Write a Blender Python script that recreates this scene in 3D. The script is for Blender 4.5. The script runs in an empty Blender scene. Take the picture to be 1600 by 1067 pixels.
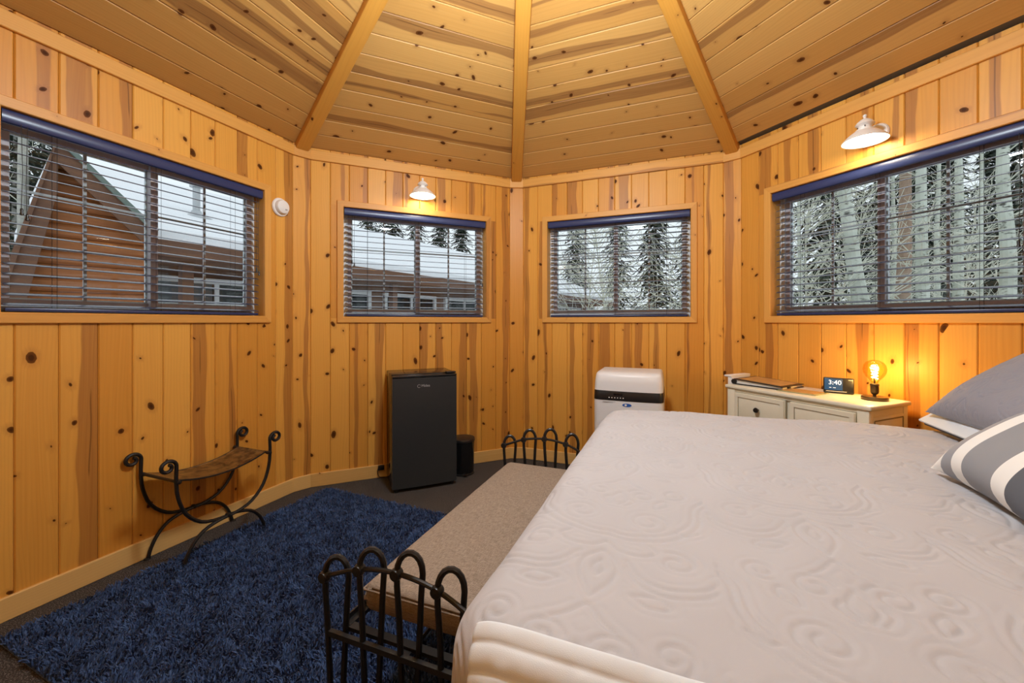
import bpy, bmesh, math, random
import numpy as np
from mathutils import Matrix, Vector, noise as mnoise
sc = bpy.context.scene
COL = sc.collection
R = math.radians
# ------------------------------------------------------------------ camera, world, exposure
A = 2.094                      # octagon apothem (inner face of the boards), origin at room centre
CAM = (-.1105, -1.428, 1.22)
YAW = R(1.1)
cd = bpy.data.cameras.new('camera'); cam = bpy.data.objects.new('camera', cd); COL.objects.link(cam)
cam.location = CAM; cam.rotation_euler = (R(90), 0, -YAW)
cd.sensor_width = 36; cd.lens = 14.4; cd.shift_y = -30.5/1600; cd.clip_start = .02; cd.clip_end = 300
sc.camera = cam
w = bpy.data.worlds.new('overcast_sky'); sc.world = w; w.use_nodes = True
bg = w.node_tree.nodes['Background']; bg.inputs[0].default_value = (.88, .93, 1, 1); bg.inputs[1].default_value = 1.05
sc.view_settings.view_transform = 'Standard'; sc.view_settings.look = 'None'
sc.view_settings.gamma = 1; sc.view_settings.use_curve_mapping = False
sc.view_settings.exposure = 0.1
sc.cycles.use_denoising = True; sc.cycles.max_bounces = 8; sc.cycles.transparent_max_bounces = 24
sc.cycles.sample_clamp_indirect = 6; sc.cycles.caustics_reflective = False; sc.cycles.caustics_refractive = False
FILL_PENDANT_L, SCONCE_L, BULB_W = 128.0, 46.0, 6.0

# ------------------------------------------------------------------ helpers
def tag(o, label=None, cat=None, group=None, kind=None):
    for k, v in (('label', label), ('category', cat), ('group', group), ('kind', kind)):
        if v: o[k] = v
    return o
def link(name, data, parent=None, M=None):
    o = bpy.data.objects.new(name, data); COL.objects.link(o)
    if parent: o.parent = parent
    if M is not None: o.matrix_local = M
    return o
def thing(name, M, label=None, cat=None, group=None, kind=None):
    if not isinstance(M, Matrix): M = Matrix.Translation(M)
    o = link(name, None, None, M); o.empty_display_size = .1
    return tag(o, label, cat, group, kind)
def mesh(name, verts, faces, mat, smooth=None):
    me = bpy.data.meshes.new(name); me.from_pydata([tuple(v) for v in verts], [], faces)
    if mat: me.materials.append(mat)
    if smooth is not None:
        me.shade_smooth(); me.set_sharp_from_angle(angle=R(smooth))
    me.update(); return me
def npmesh(name, V, Q, mat, smooth=True):
    me = bpy.data.meshes.new(name); V = np.asarray(V, np.float32); Q = np.asarray(Q, np.int32)
    n = Q.shape[1]
    me.vertices.add(len(V)); me.vertices.foreach_set('co', V.ravel())
    me.loops.add(Q.size); me.loops.foreach_set('vertex_index', Q.ravel())
    me.polygons.add(len(Q)); me.polygons.foreach_set('loop_start', np.arange(0, Q.size, n, dtype=np.int32))
    me.update(calc_edges=True); me.validate()
    if mat: me.materials.append(mat)
    if smooth: me.shade_smooth()
    return me
class MB:
    def __init__(s): s.v = []; s.f = []
    def add(s, vs, fs, M=None):
        b = len(s.v)
        s.v += [tuple(M @ Vector(v)) if M else tuple(v) for v in vs]
        s.f += [tuple(b+i for i in f) for f in fs]; return s
    def box(s, c, d, M=None, bev=0, seg=2):
        if bev:
            bm = bmesh.new(); bmesh.ops.create_cube(bm, size=1)
            for v in bm.verts: v.co = Vector((v.co.x*d[0], v.co.y*d[1], v.co.z*d[2]))
            bmesh.ops.bevel(bm, geom=bm.edges[:], offset=bev, segments=seg, profile=.5, affect='EDGES')
            bm.verts.index_update()
            vs = [v.co + Vector(c) for v in bm.verts]; fs = [[v.index for v in f.verts] for f in bm.faces]; bm.free()
            return s.add(vs, fs, M)
        x, y, z = (i/2 for i in d)
        vs = [Vector(c)+Vector((a*x, b*y, e*z)) for e in (-1, 1) for a, b in ((-1,-1), (1,-1), (1,1), (-1,1))]
        return s.add(vs, [(3,2,1,0), (4,5,6,7), (0,1,5,4), (1,2,6,5), (2,3,7,6), (3,0,4,7)], M)
    def tube(s, pts, r, n=8, M=None, cap=True):
        pts = [Vector(p) for p in pts]; k = len(pts); rs = r if isinstance(r, (list, tuple)) else [r]*k
        vs = []; up = None
        for i, p in enumerate(pts):
            t = (pts[min(i+1, k-1)] - pts[max(i-1, 0)]).normalized()
            if up is None:
                up = Vector((0,0,1)) if abs(t.z) < .9 else Vector((1,0,0))
            a = (up - t*up.dot(t))
            if a.length < 1e-6: a = t.orthogonal()
            a.normalize(); up = a; b = t.cross(a)
            vs += [p + (a*math.cos(q*2*math.pi/n) + b*math.sin(q*2*math.pi/n))*rs[i] for q in range(n)]
        fs = [(i*n+q, i*n+(q+1)%n, (i+1)*n+(q+1)%n, (i+1)*n+q) for i in range(k-1) for q in range(n)]
        if cap: fs += [tuple(range(n))[::-1], tuple((k-1)*n+q for q in range(n))]
        return s.add(vs, fs, M)
    def lathe(s, prof, n=32, M=None):
        k = len(prof); vs = []
        for r, z in prof: vs += [(r*math.cos(q*2*math.pi/n), r*math.sin(q*2*math.pi/n), z) for q in range(n)]
        fs = [(i*n+q, i*n+(q+1)%n, (i+1)*n+(q+1)%n, (i+1)*n+q) for i in range(k-1) for q in range(n)]
        if prof[0][0] > 1e-5: fs.append(tuple(range(n))[::-1])
        if prof[-1][0] > 1e-5: fs.append(tuple((k-1)*n+q for q in range(n)))
        return s.add(vs, fs, M)
    def prism(s, poly, y0, y1, M=None):           # polygon in (x,z), extruded in y
        n = len(poly)
        vs = [(x, y0, z) for x, z in poly] + [(x, y1, z) for x, z in poly]
        return s.add(vs, [tuple(range(n)), tuple(range(2*n-1, n-1, -1))] + [(i, i+n, (i+1)%n+n, (i+1)%n) for i in range(n)], M)
    def build(s, name, mat, parent=None, M=None, smooth=35):
        bm = bmesh.new(); me = mesh(name, s.v, s.f, mat)
        bm.from_mesh(me); bmesh.ops.recalc_face_normals(bm, faces=bm.faces[:]); bm.to_mesh(me); bm.free()
        if smooth: me.shade_smooth(); me.set_sharp_from_angle(angle=R(smooth))
        return link(name, me, parent, M)
def T(x, y, z): return Matrix.Translation((x, y, z))
def RZ(a): return Matrix.Rotation(R(a), 4, 'Z')
def RX(a): return Matrix.Rotation(R(a), 4, 'X')
def RY(a): return Matrix.Rotation(R(a), 4, 'Y')
def basis(x, y, z, o=(0,0,0)):
    m = Matrix((x, y, z)).transposed().to_4x4(); m.translation = o; return m
def WM(phi, a=A):                                  # wall frame: x right seen from inside, y outward, z up
    p = R(phi); s, c = math.sin(p), math.cos(p)
    return basis((c, -s, 0), (s, c, 0), (0, 0, 1), (s*a, c*a, 0))
def smoothpath(pts, sub=6):                        # Catmull-Rom
    P = [Vector(p) for p in pts]; P = [P[0]*2-P[1]] + P + [P[-1]*2-P[-2]]; out = []
    for i in range(1, len(P)-2):
        for k in range(sub):
            t = k/sub; a, b, c, d = P[i-1:i+3]
            out.append(.5*((2*b) + (c-a)*t + (2*a-5*b+4*c-d)*t*t + (3*b-a-3*c+d)*t**3))
    return out + [P[-2]]

# ------------------------------------------------------------------ materials
class N:
    def __init__(s, name):
        s.m = bpy.data.materials.new(name); s.m.use_nodes = True; s.t = s.m.node_tree
        s.b = s.t.nodes['Principled BSDF']; s.out = s.t.nodes['Material Output']
    def n(s, typ, **kw):
        x = s.t.nodes.new('ShaderNode'+typ)
        for k, v in kw.items(): setattr(x, k, v)
        return x
    def set(s, sock, v):
        if hasattr(v, 'is_output'): s.t.links.new(v, sock)
        elif isinstance(v, (tuple, list)) and len(v) == 3 and sock.type == 'RGBA': sock.default_value = (*v, 1)
        else: sock.default_value = v
    def math(s, op, a, b=0, c=0, clamp=False):
        x = s.n('Math', operation=op); x.use_clamp = clamp
        for i, v in enumerate((a, b, c)): s.set(x.inputs[i], v)
        return x.outputs[0]
    def vm(s, op, a, b=(0,0,0)):
        x = s.n('VectorMath', operation=op); s.set(x.inputs[0], a); s.set(x.inputs[1], b)
        return x.outputs['Value' if op in ('LENGTH', 'DISTANCE', 'DOT_PRODUCT') else 'Vector']
    def sep(s, v): x = s.n('SeparateXYZ'); s.set(x.inputs[0], v); return x.outputs
    def comb(s, a=0, b=0, c=0):
        x = s.n('CombineXYZ')
        for i, v in enumerate((a, b, c)): s.set(x.inputs[i], v)
        return x.outputs[0]
    def sstep(s, v, lo, hi, a=0., b=1.):
        x = s.n('MapRange', interpolation_type='SMOOTHSTEP')
        for i, q in enumerate((v, lo, hi, a, b)): s.set(x.inputs[i], q)
        return x.outputs[0]
    def noise(s, v, scale=5, detail=2, rough=.5, dim='3D'):
        x = s.n('TexNoise', noise_dimensions=dim); s.set(x.inputs['Vector'], v)
        x.inputs['Scale'].default_value = scale; x.inputs['Detail'].default_value = detail; x.inputs['Roughness'].default_value = rough
        return x.outputs['Fac']
    def mix(s, f, a, b, blend='MIX'):
        x = s.n('Mix', data_type='RGBA', blend_type=blend); s.set(x.inputs['Factor'], f)
        s.set(x.inputs[6], a); s.set(x.inputs[7], b); return x.outputs[2]
    def obj(s): return s.n('TexCoord').outputs['Object']
    def rand(s): return s.n('ObjectInfo').outputs['Random']
    def wn(s, v, off):
        x = s.n('TexWhiteNoise', noise_dimensions='1D'); s.set(x.inputs['W'], s.math('ADD', s.math('MULTIPLY', v, 977.), off))
        return x.outputs['Value']
    def bump(s, h, strength=.3, dist=.002):
        x = s.n('Bump'); s.set(x.inputs['Height'], h); x.inputs['Strength'].default_value = strength; x.inputs['Distance'].default_value = dist
        s.t.links.new(x.outputs[0], s.b.inputs['Normal'])
    def fin(s, col=None, rough=None, metal=None, spec=None, **kw):
        for k, v in (('Base Color', col), ('Roughness', rough), ('Metallic', metal), ('Specular IOR Level', spec)):
            if v is not None: s.set(s.b.inputs[k], v)
        for k, v in kw.items(): s.set(s.b.inputs[k.replace('_', ' ')], v)
        return s.m
def plain(name, col, rough=.5, metal=0, spec=.5, var=.06, scale=30, bump=0):
    m = N(name); f = m.noise(m.obj(), scale, 3)
    c = m.mix(f, tuple(x*(1-var) for x in col), tuple(min(1, x*(1+var)) for x in col))
    if bump: m.bump(f, .4, bump)
    return m.fin(c, rough, metal, spec)
def pine(name, light, dark, heart, knotty=1., hearty=.5, rough=.42):
    m = N(name); o = m.obj(); rnd = m.rand(); x, y, z = m.sep(o)
    r = [m.wn(rnd, 3.7*i+1.3) for i in range(6)]
    sx = m.math('MULTIPLY', r[0], 41.); sz = m.math('MULTIPLY', r[1], 173.)
    # knots: Voronoi cells, metric distance to each cell point
    KX, KZ = 8.5, 5.2
    p = m.comb(m.math('MULTIPLY_ADD', x, KX, sx), m.math('MULTIPLY_ADD', z, KZ, sz), 0)
    vo = m.n('TexVoronoi', voronoi_dimensions='2D', feature='F1'); m.set(vo.inputs['Vector'], p); vo.inputs['Scale'].default_value = 1
    d = m.vm('MULTIPLY', m.vm('SUBTRACT', p, vo.outputs['Position']), (1/KX, 1/KZ, 0))
    kr, kg, kb = m.sep(vo.outputs['Color'])
    dx, dz, _ = m.sep(d); zs = m.math('MULTIPLY_ADD', kg, .8, .55)
    skew = m.math('MULTIPLY', m.math('SUBTRACT', kb, .5), 1.2)
    dz2 = m.math('MULTIPLY', m.math('ADD', dz, m.math('MULTIPLY', dx, skew)), zs)
    dist = m.math('SQRT', m.math('ADD', m.math('MULTIPLY', dx, dx), m.math('MULTIPLY', dz2, dz2)))
    wob = m.math('MULTIPLY', m.math('SUBTRACT', m.noise(m.vm('MULTIPLY', o, (60, 60, 60)), 1, 2), .5), .006)
    dist = m.math('ADD', dist, wob)
    rad = m.math('MULTIPLY', m.math('POWER', m.math('MAXIMUM', m.math('SUBTRACT', kr, 1-.70*knotty), 0), 1.3), .027)
    on = m.math('GREATER_THAN', rad, .0025)
    knot = m.math('MULTIPLY', on, m.sstep(m.math('SUBTRACT', dist, rad), .0012, -.0018))
    core = m.math('MULTIPLY', on, m.sstep(m.math('SUBTRACT', dist, m.math('MULTIPLY', rad, .55)), .002, -.003))
    halo = m.math('MULTIPLY', on, m.sstep(m.math('SUBTRACT', dist, rad), .022, 0.))
    # grain, pushed aside by knots
    gx = m.math('ADD', x, m.math('MULTIPLY', m.math('MULTIPLY', halo, .010), m.math('SIGN', dx)))
    bend = m.math('MULTIPLY', m.math('SUBTRACT', m.noise(m.comb(m.math('MULTIPLY', x, 9), sz, m.math('ADD', m.math('MULTIPLY', z, 1.1), sx)), 1, 1), .5), .07)
    gx = m.math('ADD', gx, bend)
    g = m.noise(m.comb(m.math('MULTIPLY', gx, 110.), sx, m.math('MULTIPLY', z, 1.2)), 1, 3, .6)
    ring = m.math('SINE', m.math('MULTIPLY_ADD', gx, m.math('MULTIPLY_ADD', r[2], 260., 200.), m.math('MULTIPLY', m.noise(m.comb(m.math('MULTIPLY', x, 4.), sx, m.math('MULTIPLY', z, .9)), 1, 2), 34.)))
    ring = m.math('POWER', m.math('MULTIPLY_ADD', ring, .5, .5), 3.)
    c = m.mix(m.math('MULTIPLY_ADD', g, .7, m.math('MULTIPLY_ADD', r[3], .9, -.45), clamp=True), light, dark)
    c = m.mix(m.math('MULTIPLY', ring, .08), c, heart)
    # heartwood streak with wavy edges
    wz = m.noise(m.comb(sx, sz, m.math('MULTIPLY', z, 1.7)), 1, 2)
    wz2 = m.noise(m.comb(sz, sx, m.math('MULTIPLY', z, 2.1)), 1, 2)
    cen = m.math('ADD', m.math('MULTIPLY', m.math('SUBTRACT', r[4], .5), .10), m.math('MULTIPLY', m.math('SUBTRACT', wz, .5), .05))
    wid = m.math('ADD', m.math('MULTIPLY_ADD', r[5], .042, .006), m.math('MULTIPLY', m.math('SUBTRACT', wz2, .5), .045))
    hs = m.sstep(m.math('SUBTRACT', m.math('ABSOLUTE', m.math('SUBTRACT', x, cen)), wid), .004, -.004)
    hs = m.math('MULTIPLY', hs, m.math('LESS_THAN', r[2], hearty))
    hm = m.math('MULTIPLY', hs, m.math('MULTIPLY_ADD', g, .5, .42))
    c = m.mix(hm, c, heart)
    pith = m.sstep(m.math('ABSOLUTE', m.math('SUBTRACT', x, cen)), .0045, .001)
    pith = m.math('MULTIPLY', pith, m.math('MULTIPLY', hs, m.sstep(wz2, .52, .60)))
    c = m.mix(m.math('MULTIPLY', pith, .6), c, (.10, .035, .008))
    c = m.mix(m.math('MULTIPLY', halo, .28), c, heart)
    c = m.mix(m.math('MULTIPLY', knot, .93), c, (.10, .030, .007))
    c = m.mix(m.math('MULTIPLY', core, .6), c, (.030, .010, .004))
    m.bump(m.math('SUBTRACT', m.math('MULTIPLY', g, .25), m.math('MULTIPLY', knot, .5)), .25, .0012)
    return m.fin(c, rough, 0, m.math('MULTIPLY_ADD', knot, -.22, .28))
M = {}
M['wall'] = pine('varnished_knotty_pine', (.75, .375, .070), (.61, .255, .034), (.33, .120, .026), 1., .58)
M['ceil'] = pine('ceiling_pine', (.57, .315, .092), (.46, .225, .052), (.21, .085, .026), 1., .5, .5)
M['trim'] = pine('trim_pine', (.72, .37, .09), (.60, .275, .055), (.40, .165, .04), .35, .15)
M['base'] = pine('baseboard_pine', (.74, .47, .17), (.62, .35, .10), (.42, .2, .06), .35, .1)
M['beam'] = pine('rafter_pine', (.62, .30, .055), (.52, .225, .032), (.30, .115, .025), .75, .12)
M['gap'] = plain('grey_insulation', (.22, .22, .20), .9)
M['back'] = plain('wall_sheathing', (.16, .08, .02), .9)
def carpet():
    m = N('charcoal_carpet'); o = m.obj(); a = m.noise(o, 210, 2, .8); b = m.noise(o, 6, 2)
    c = m.mix(m.sstep(a, .5, .72), (.046, .042, .041), (.38, .34, .31)); c = m.mix(m.math('MULTIPLY', b, .5), c, (.048, .043, .041))
    m.bump(a, .8, .004); return m.fin(c, .95, 0, .1)
M['carpet'] = carpet()
def glassy(name, tint=(1, 1, 1), refl=.06, rough=.0):
    m = N(name); t = m.n('BsdfTransparent'); m.set(t.inputs[0], tint); g = m.n('BsdfGlossy'); g.inputs['Roughness'].default_value = rough
    lw = m.n('LayerWeight'); lw.inputs[0].default_value = .25
    f = m.math('MULTIPLY_ADD', lw.outputs['Fresnel'], .35, refl*.2, clamp=True)
    x = m.n('MixShader'); m.set(x.inputs[0], f); m.set(x.inputs[1], t.outputs[0]); m.set(x.inputs[2], g.outputs[0])
    m.t.links.new(x.outputs[0], m.out.inputs[0]); return m.m
M['pane'] = glassy('window_glass', (.95, .98, .97)); M['bulbglass'] = glassy('amber_bulb_glass', (1, .86, .55))
def emit(name, col, s, base=(.8, .8, .8)):
    m = N(name); return m.fin(base, .5, 0, .2, Emission_Color=(*col, 1), Emission_Strength=s)
M['sconce_bulb'] = emit('frosted_bulb_glow', (1, .86, .62), SCONCE_L)
M['fill_pendant_glow'] = emit('fill_globe_glow', (.80, .91, 1), FILL_PENDANT_L)  # emission of the added fill globe
M['filament'] = emit('filament_glow', (1, .62, .2), 60)
M['lcd'] = emit('clock_display', (.05, .16, .30), .45, (.01, .02, .04)); M['lcd_digit'] = emit('clock_digits', (.75, .9, 1), .9)
M['frame'] = plain('taupe_window_vinyl', (.55, .52, .545), .5); M['frame_l'] = plain('pale_window_vinyl', (.74, .80, .84), .5)
M['navy'] = plain('navy_blind_lacquer', (.024, .038, .120), .3, var=.02); M['slat'] = plain('navy_slat_lacquer', (.06, .072, .12), .22, var=.02)
M['cord'] = plain('black_cord', (.012, .012, .014), .6)
M['white'] = plain('white_enamel', (.82, .80, .76), .35, var=.02); M['plastic'] = plain('white_plastic', (.80, .79, .77), .4, var=.02)
M['acwhite'] = plain('cool_white_plastic', (.77, .78, .80), .35, var=.02)
M['black'] = plain('black_plastic', (.012, .012, .013), .3); M['blackgloss'] = plain('black_gloss', (.008, .008, .009), .12)
M['fridge'] = plain('black_steel_door', (.030, .032, .034), .30, var=.05, scale=4); M['fridgeside'] = plain('black_cabinet', (.010, .010, .010), .16)
M['iron'] = plain('wrought_iron', (.018, .017, .017), .38, .35, .6, .3, 60, .0008)
M['logo'] = plain('silver_print', (.55, .55, .55), .35, .4); M['blueprint'] = plain('blue_print', (.015, .10, .42), .5); M['grayprint'] = plain('grey_print', (.42, .42, .43), .5)
M['dresser'] = plain('cream_paint', (.76, .72, .58), .4, var=.02); M['groove'] = plain('dark_gap', (.30, .25, .16), .8)
M['knob'] = plain('bronze_knob', (.016, .013, .012), .35, .4)
def leather():
    m = N('worn_bronze_leather'); o = m.obj(); a = m.noise(o, 22, 4, .65); c = m.mix(m.sstep(a, .35, .68), (.055, .025, .008), (.22, .118, .035))
    m.bump(a, .3, .002); return m.fin(c, .38, 0, .6)
M['leather'] = leather()
def linen():
    m = N('taupe_woven_linen'); o = m.obj()
    a = m.noise(m.vm('MULTIPLY', o, (700, 60, 700)), 1, 2); b = m.noise(m.vm('MULTIPLY', o, (60, 700, 700)), 1, 2); d = m.noise(o, 7, 3)
    f = m.math('MULTIPLY', m.math('ADD', a, b), .5)
    c = m.mix(m.sstep(f, .38, .62), (.20, .155, .115), (.37, .295, .23)); c = m.mix(m.math('MULTIPLY', d, .35), c, (.24, .18, .135))
    m.bump(f, .5, .0012); return m.fin(c, .85, 0, .2)
M['linen'] = linen()
def cloth(name, col, var=.05, b=.0006):
    m = N(name); o = m.obj(); a = m.noise(o, 900, 2); d = m.noise(o, 5, 3)
    c = m.mix(d, tuple(x*(1-var) for x in col), tuple(x*(1+var) for x in col)); m.bump(a, .3, b); return m.fin(c, .75, 0, .25, Sheen_Weight=.15)
M['spread'] = cloth('grey_lilac_matelasse', (.47, .465, .485)); M['whitecloth'] = cloth('white_quilted_cotton', (.70, .75, .79))
M['sham'] = cloth('grey_sham', (.26, .265, .31)); M['darkcloth'] = cloth('charcoal_cotton', (.04, .04, .045))
def stripes():
    m = N('striped_cotton'); o = m.obj(); x, y, z = m.sep(o); cr = m.n('ValToRGB'); e = cr.color_ramp; e.interpolation = 'CONSTANT'
    W, G1, G2 = (.80, .80, .77, 1), (.30, .31, .335, 1), (.27, .28, .30, 1); DK = (.11, .12, .14, 1)
    st = [(0, W), (.12, G1), (.24, W), (.345, G2), (.60, W), (.70, DK), (.86, W), (.93, G1)]
    e.elements[0].color = W; e.elements[1].position = st[1][0]; e.elements[1].color = st[1][1]
    for p, c in st[2:]:
        q = e.elements.new(p); q.color = c
    m.set(cr.inputs[0], m.math('MULTIPLY_ADD', x, 1/.43, .5)); m.bump(m.noise(o, 900, 2), .3, .0006)
    return m.fin(cr.outputs[0], .75, 0, .25)
M['stripe'] = stripes()
def rugm():
    m = N('navy_shag'); o = m.obj(); a = m.noise(o, 45, 3, .7); b = m.noise(o, 3.5, 2)
    c = m.mix(m.sstep(a, .3, .7), (.022, .044, .125), (.078, .145, .330)); c = m.mix(m.sstep(b, .45, .7, 0, .3), c, (.032, .052, .115))
    return m.fin(c, .85, 0, .2, Sheen_Weight=.1)
M['rug'] = rugm()
def aspen_bark():
    m = N('pale_aspen_bark'); o = m.obj(); a = m.noise(m.vm('MULTIPLY', o, (7, 7, 22)), 1, 3, .6); b = m.noise(o, 1.6, 2)
    c = m.mix(m.sstep(a, .56, .68), (.62, .65, .57), (.10, .095, .085)); c = m.mix(m.sstep(b, .4, .7, 0, .6), c, (.34, .36, .29)); return m.fin(c, .9, 0, .1)
M['snow'] = plain('snow', (.88, .89, .92), .8, bump=.02, scale=3); M['bark'] = aspen_bark()
M['bark2'] = plain('grey_bark', (.42, .41, .36), .9, var=.4, scale=16); M['bark3'] = plain('brown_bark', (.34, .235, .17), .9, var=.4, scale=14)
M['twig'] = plain('pale_twigs', (.60, .60, .50), .9, var=.3); M['needle'] = plain('spruce_needles', (.040, .054, .034), .8, var=.5, scale=6)
M['log'] = plain('stained_log', (.34, .115, .030), .6, var=.25, scale=12); M['siding'] = plain('brown_siding', (.20, .105, .062), .7, var=.2, scale=8)
M['fascia'] = plain('brown_fascia', (.16, .075, .042), .7, var=.2); M['shingle'] = plain('green_grey_shingle', (.17, .215, .19), .9, var=.3, scale=25)
M['darkglass'] = plain('dark_window_glass', (.018, .022, .024), .08); M['wframe'] = plain('white_frame_paint', (.75, .77, .78), .5); M['galv'] = plain('galvanised_vent', (.48, .50, .52), .4, .5)
M['binder'] = plain('black_binder', (.012, .012, .013), .35); M['cover'] = plain('tan_cover', (.46, .27, .11), .25, var=.2, scale=9); M['paper'] = plain('page_white', (.75, .73, .68), .7)
M['mat'] = plain('olive_glass_mat', (.34, .33, .17), .12, var=.2, scale=8); M['brass'] = plain('aged_bronze', (.10, .075, .045), .35, .8)

# ------------------------------------------------------------------ the room shell
random.seed(4)
PHI = {'left': -67.5, 'back_left': -22.5, 'back_right': 22.5, 'right': 67.5, 'head': 112.5, 'rear_right': 157.5, 'rear_left': 202.5, 'left_rear': 247.5}
HW, ZT, CZ0, CZ1 = .802, 2.52, 2.418, 2.49       # half wall width, board top, crown bottom and top
OX, OZ0, OZ1 = .575, 1.26, 2.095                 # window opening
CACHE = {}
def board_mesh(w, t, za, zb, mat, c=.0045):       # local x across, z along; front at y=0 facing -y; za/zb = end z at left,right edge
    key = (round(w, 4), round(t, 4), tuple(round(q, 4) for q in za+zb), mat.name, c)
    if key not in CACHE:
        prof = [(-w/2, c), (-w/2+c, 0), (w/2-c, 0), (w/2, c), (w/2, t), (-w/2, t)]
        f = lambda zz, x: zz[0] + (zz[1]-zz[0])*(x/w+.5)
        vs = [(x, y, f(za, x)) for x, y in prof] + [(x, y, f(zb, x)) for x, y in prof]
        fs = [tuple(range(6)), tuple(range(11, 5, -1))] + [(i, i+6, (i+1)%6+6, (i+1)%6) for i in range(6)]
        CACHE[key] = mesh('plank', vs, fs, mat)
    return CACHE[key]
def board(name, parent, w, t, za, zb, mat, Mx, c=.0045):
    if not isinstance(za, tuple): za = (za, za)
    if not isinstance(zb, tuple): zb = (zb, zb)
    return link(name, board_mesh(w, t, za, zb, mat, c), parent, Mx)
oct_ = [(2.9/math.cos(R(22.5))*math.sin(R(45*i)), 2.9/math.cos(R(22.5))*math.cos(R(45*i))) for i in range(8)]
fl = MB().add([(x*.76, y*.76, 0) for x, y in oct_] + [(x*.76, y*.76, -.12) for x, y in oct_], [tuple(range(8))[::-1], tuple(range(8, 16))] + [(i, (i+1)%8, (i+1)%8+8, i+8) for i in range(8)]).build('floor', M['carpet'], smooth=None)
tag(fl, 'dark charcoal flecked carpet floor', kind='structure')
NB, BT = 12, .018
PW = 2*HW/NB
sides = list(PHI)
win_walls = ['left', 'back_left', 'back_right', 'right', 'head', 'rear_right', 'left_rear']
for si, side in enumerate(sides):
    F = WM(PHI[side]); win = side in win_walls
    b = MB(); H2 = .90
    if win:
        b.box((0, .075, OZ0/2-.01), (2*H2, .11, OZ0-.02)); b.box((0, .075, (OZ1+.02+2.56)/2), (2*H2, .11, 2.56-OZ1-.02))
        for s in (-1, 1): b.box((s*(OX+.02+H2)/2, .075, (OZ0+OZ1)/2), (H2-OX-.02, .11, OZ1-OZ0+.04))
    elif side == 'rear_left':
        b.box((0, .075, (2.05+2.56)/2), (2*H2, .11, .51))
        for s in (-1, 1): b.box((s*(.42+H2)/2, .075, 1.025), (H2-.42, .11, 2.05))
    else: b.box((0, .075, 1.28), (2*H2, .11, 2.56))
    wall = tag(b.build('wall_'+side, M['back'], None, F, None), 'knotty pine board wall', kind='structure')
    for i in range(NB):
        cx = -HW + (i+.5)*PW; x0, x1 = cx-PW/2, cx+PW/2
        def put(za, zb, wd=PW-.0012, xx=cx): board('plank', wall, wd, BT, za, zb, M['wall'], T(xx, 0, 0))
        if win and x1 > -OX and x0 < OX:
            put(.02, OZ0-.012); put(OZ1+.012, ZT)
            if x0 < -OX-.012: put(OZ0-.012, OZ1+.012, -OX-.012-x0, (x0-OX-.012)/2)
            if x1 > OX+.012: put(OZ0-.012, OZ1+.012, x1-OX-.012, (x1+OX+.012)/2)
        elif side == 'rear_left' and abs(cx) < .48: put(2.06, ZT)
        else: put(.02, ZT)
    # narrow facet between this wall and the next
    FD = A*math.cos(R(22.5)) + HW*math.sin(R(22.5)); FW_ = 2*(A*math.tan(R(22.5))-HW)*math.cos(R(22.5))
    FF = WM(PHI[side]+22.5, FD); rel = F.inverted() @ FF
    board('corner_board', wall, FW_+.004, BT, .02, ZT, M['wall'], rel)
    bb = MB().add(*[[(x, y, z) for z in (0, .098) for x, y in ((-HW-.002, -.013), (HW+.002, -.013), (HW+.006, .0), (-HW-.006, .0))], [(3,2,1,0), (4,5,6,7), (0,1,5,4), (1,2,6,5), (2,3,7,6), (3,0,4,7)]])
    o_LM = [None]
    def lay(p, name, kind, z0, z1, xh, t, mat, MM, c=.003):       # horizontal board, length along the wall
        LM = MM @ basis((0,0,1), (0,1,0), (-1,0,0), (0, -t, (z0+z1)/2))
        o = board(name, p, z1-z0, t, -xh, xh, mat, LM, c)
        if kind: o['kind'] = kind; o['label'] = 'pine trim board along the wall'
        o_LM[0] = LM; return o
    bo = lay(None, 'baseboard_'+side, 'structure', 0, .098, HW+.003, .013, M['base'], F)
    lay(bo, 'corner_piece', None, 0, .098, FW_/2, .013, M['base'], o_LM[0].inverted() @ FF)
    co = lay(None, 'trim_%d' % (si+1), 'structure', CZ0, CZ1, HW+.002, .017, M['trim'], F)
    lay(co, 'corner_piece', None, CZ0, CZ1, FW_/2-.002, .017, M['trim'], o_LM[0].inverted() @ FF)
# ceiling
SL = .462; ZC = 2.505; slope = math.atan(SL); apexz = ZC + A*SL
pts = [(2.27*math.sin(R(45*i))*1.02, 2.27*math.cos(R(45*i))*1.02, ZC+.03-.045*SL) for i in range(8)]
ceil = MB().add(pts + [(0, 0, apexz+.05)], [(i, (i+1)%8, 8) for i in range(8)]).build('ceiling', M['gap'], smooth=None)
tag(ceil, 'octagonal vaulted pine plank ceiling with rafters', kind='structure')
CW = .1345; ca, sa = math.cos(slope), math.sin(slope)
for si, side in enumerate(sides):
    p = R(PHI[side]); s, c = math.sin(p), math.cos(p); u = Vector((c, -s, 0)); up = Vector((-s*ca, -c*ca, sa))
    z = -u; y = z.cross(up)
    gap = .050 if side == 'right' else .004
    org = Vector((s*A, c*A, ZC)); t = gap
    while t < A/ca - .10:
        t1 = t + CW
        h0 = (A - t*ca)*math.tan(R(22.5)) - .01; h1 = max(.002, (A - t1*ca)*math.tan(R(22.5)) - .01)
        board('plank', ceil, CW-.0012, .016, (-h0, -h1), (h0, h1), M['ceil'], basis(up, y, z, org + up*(t+t1)/2))
        t = t1
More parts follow.
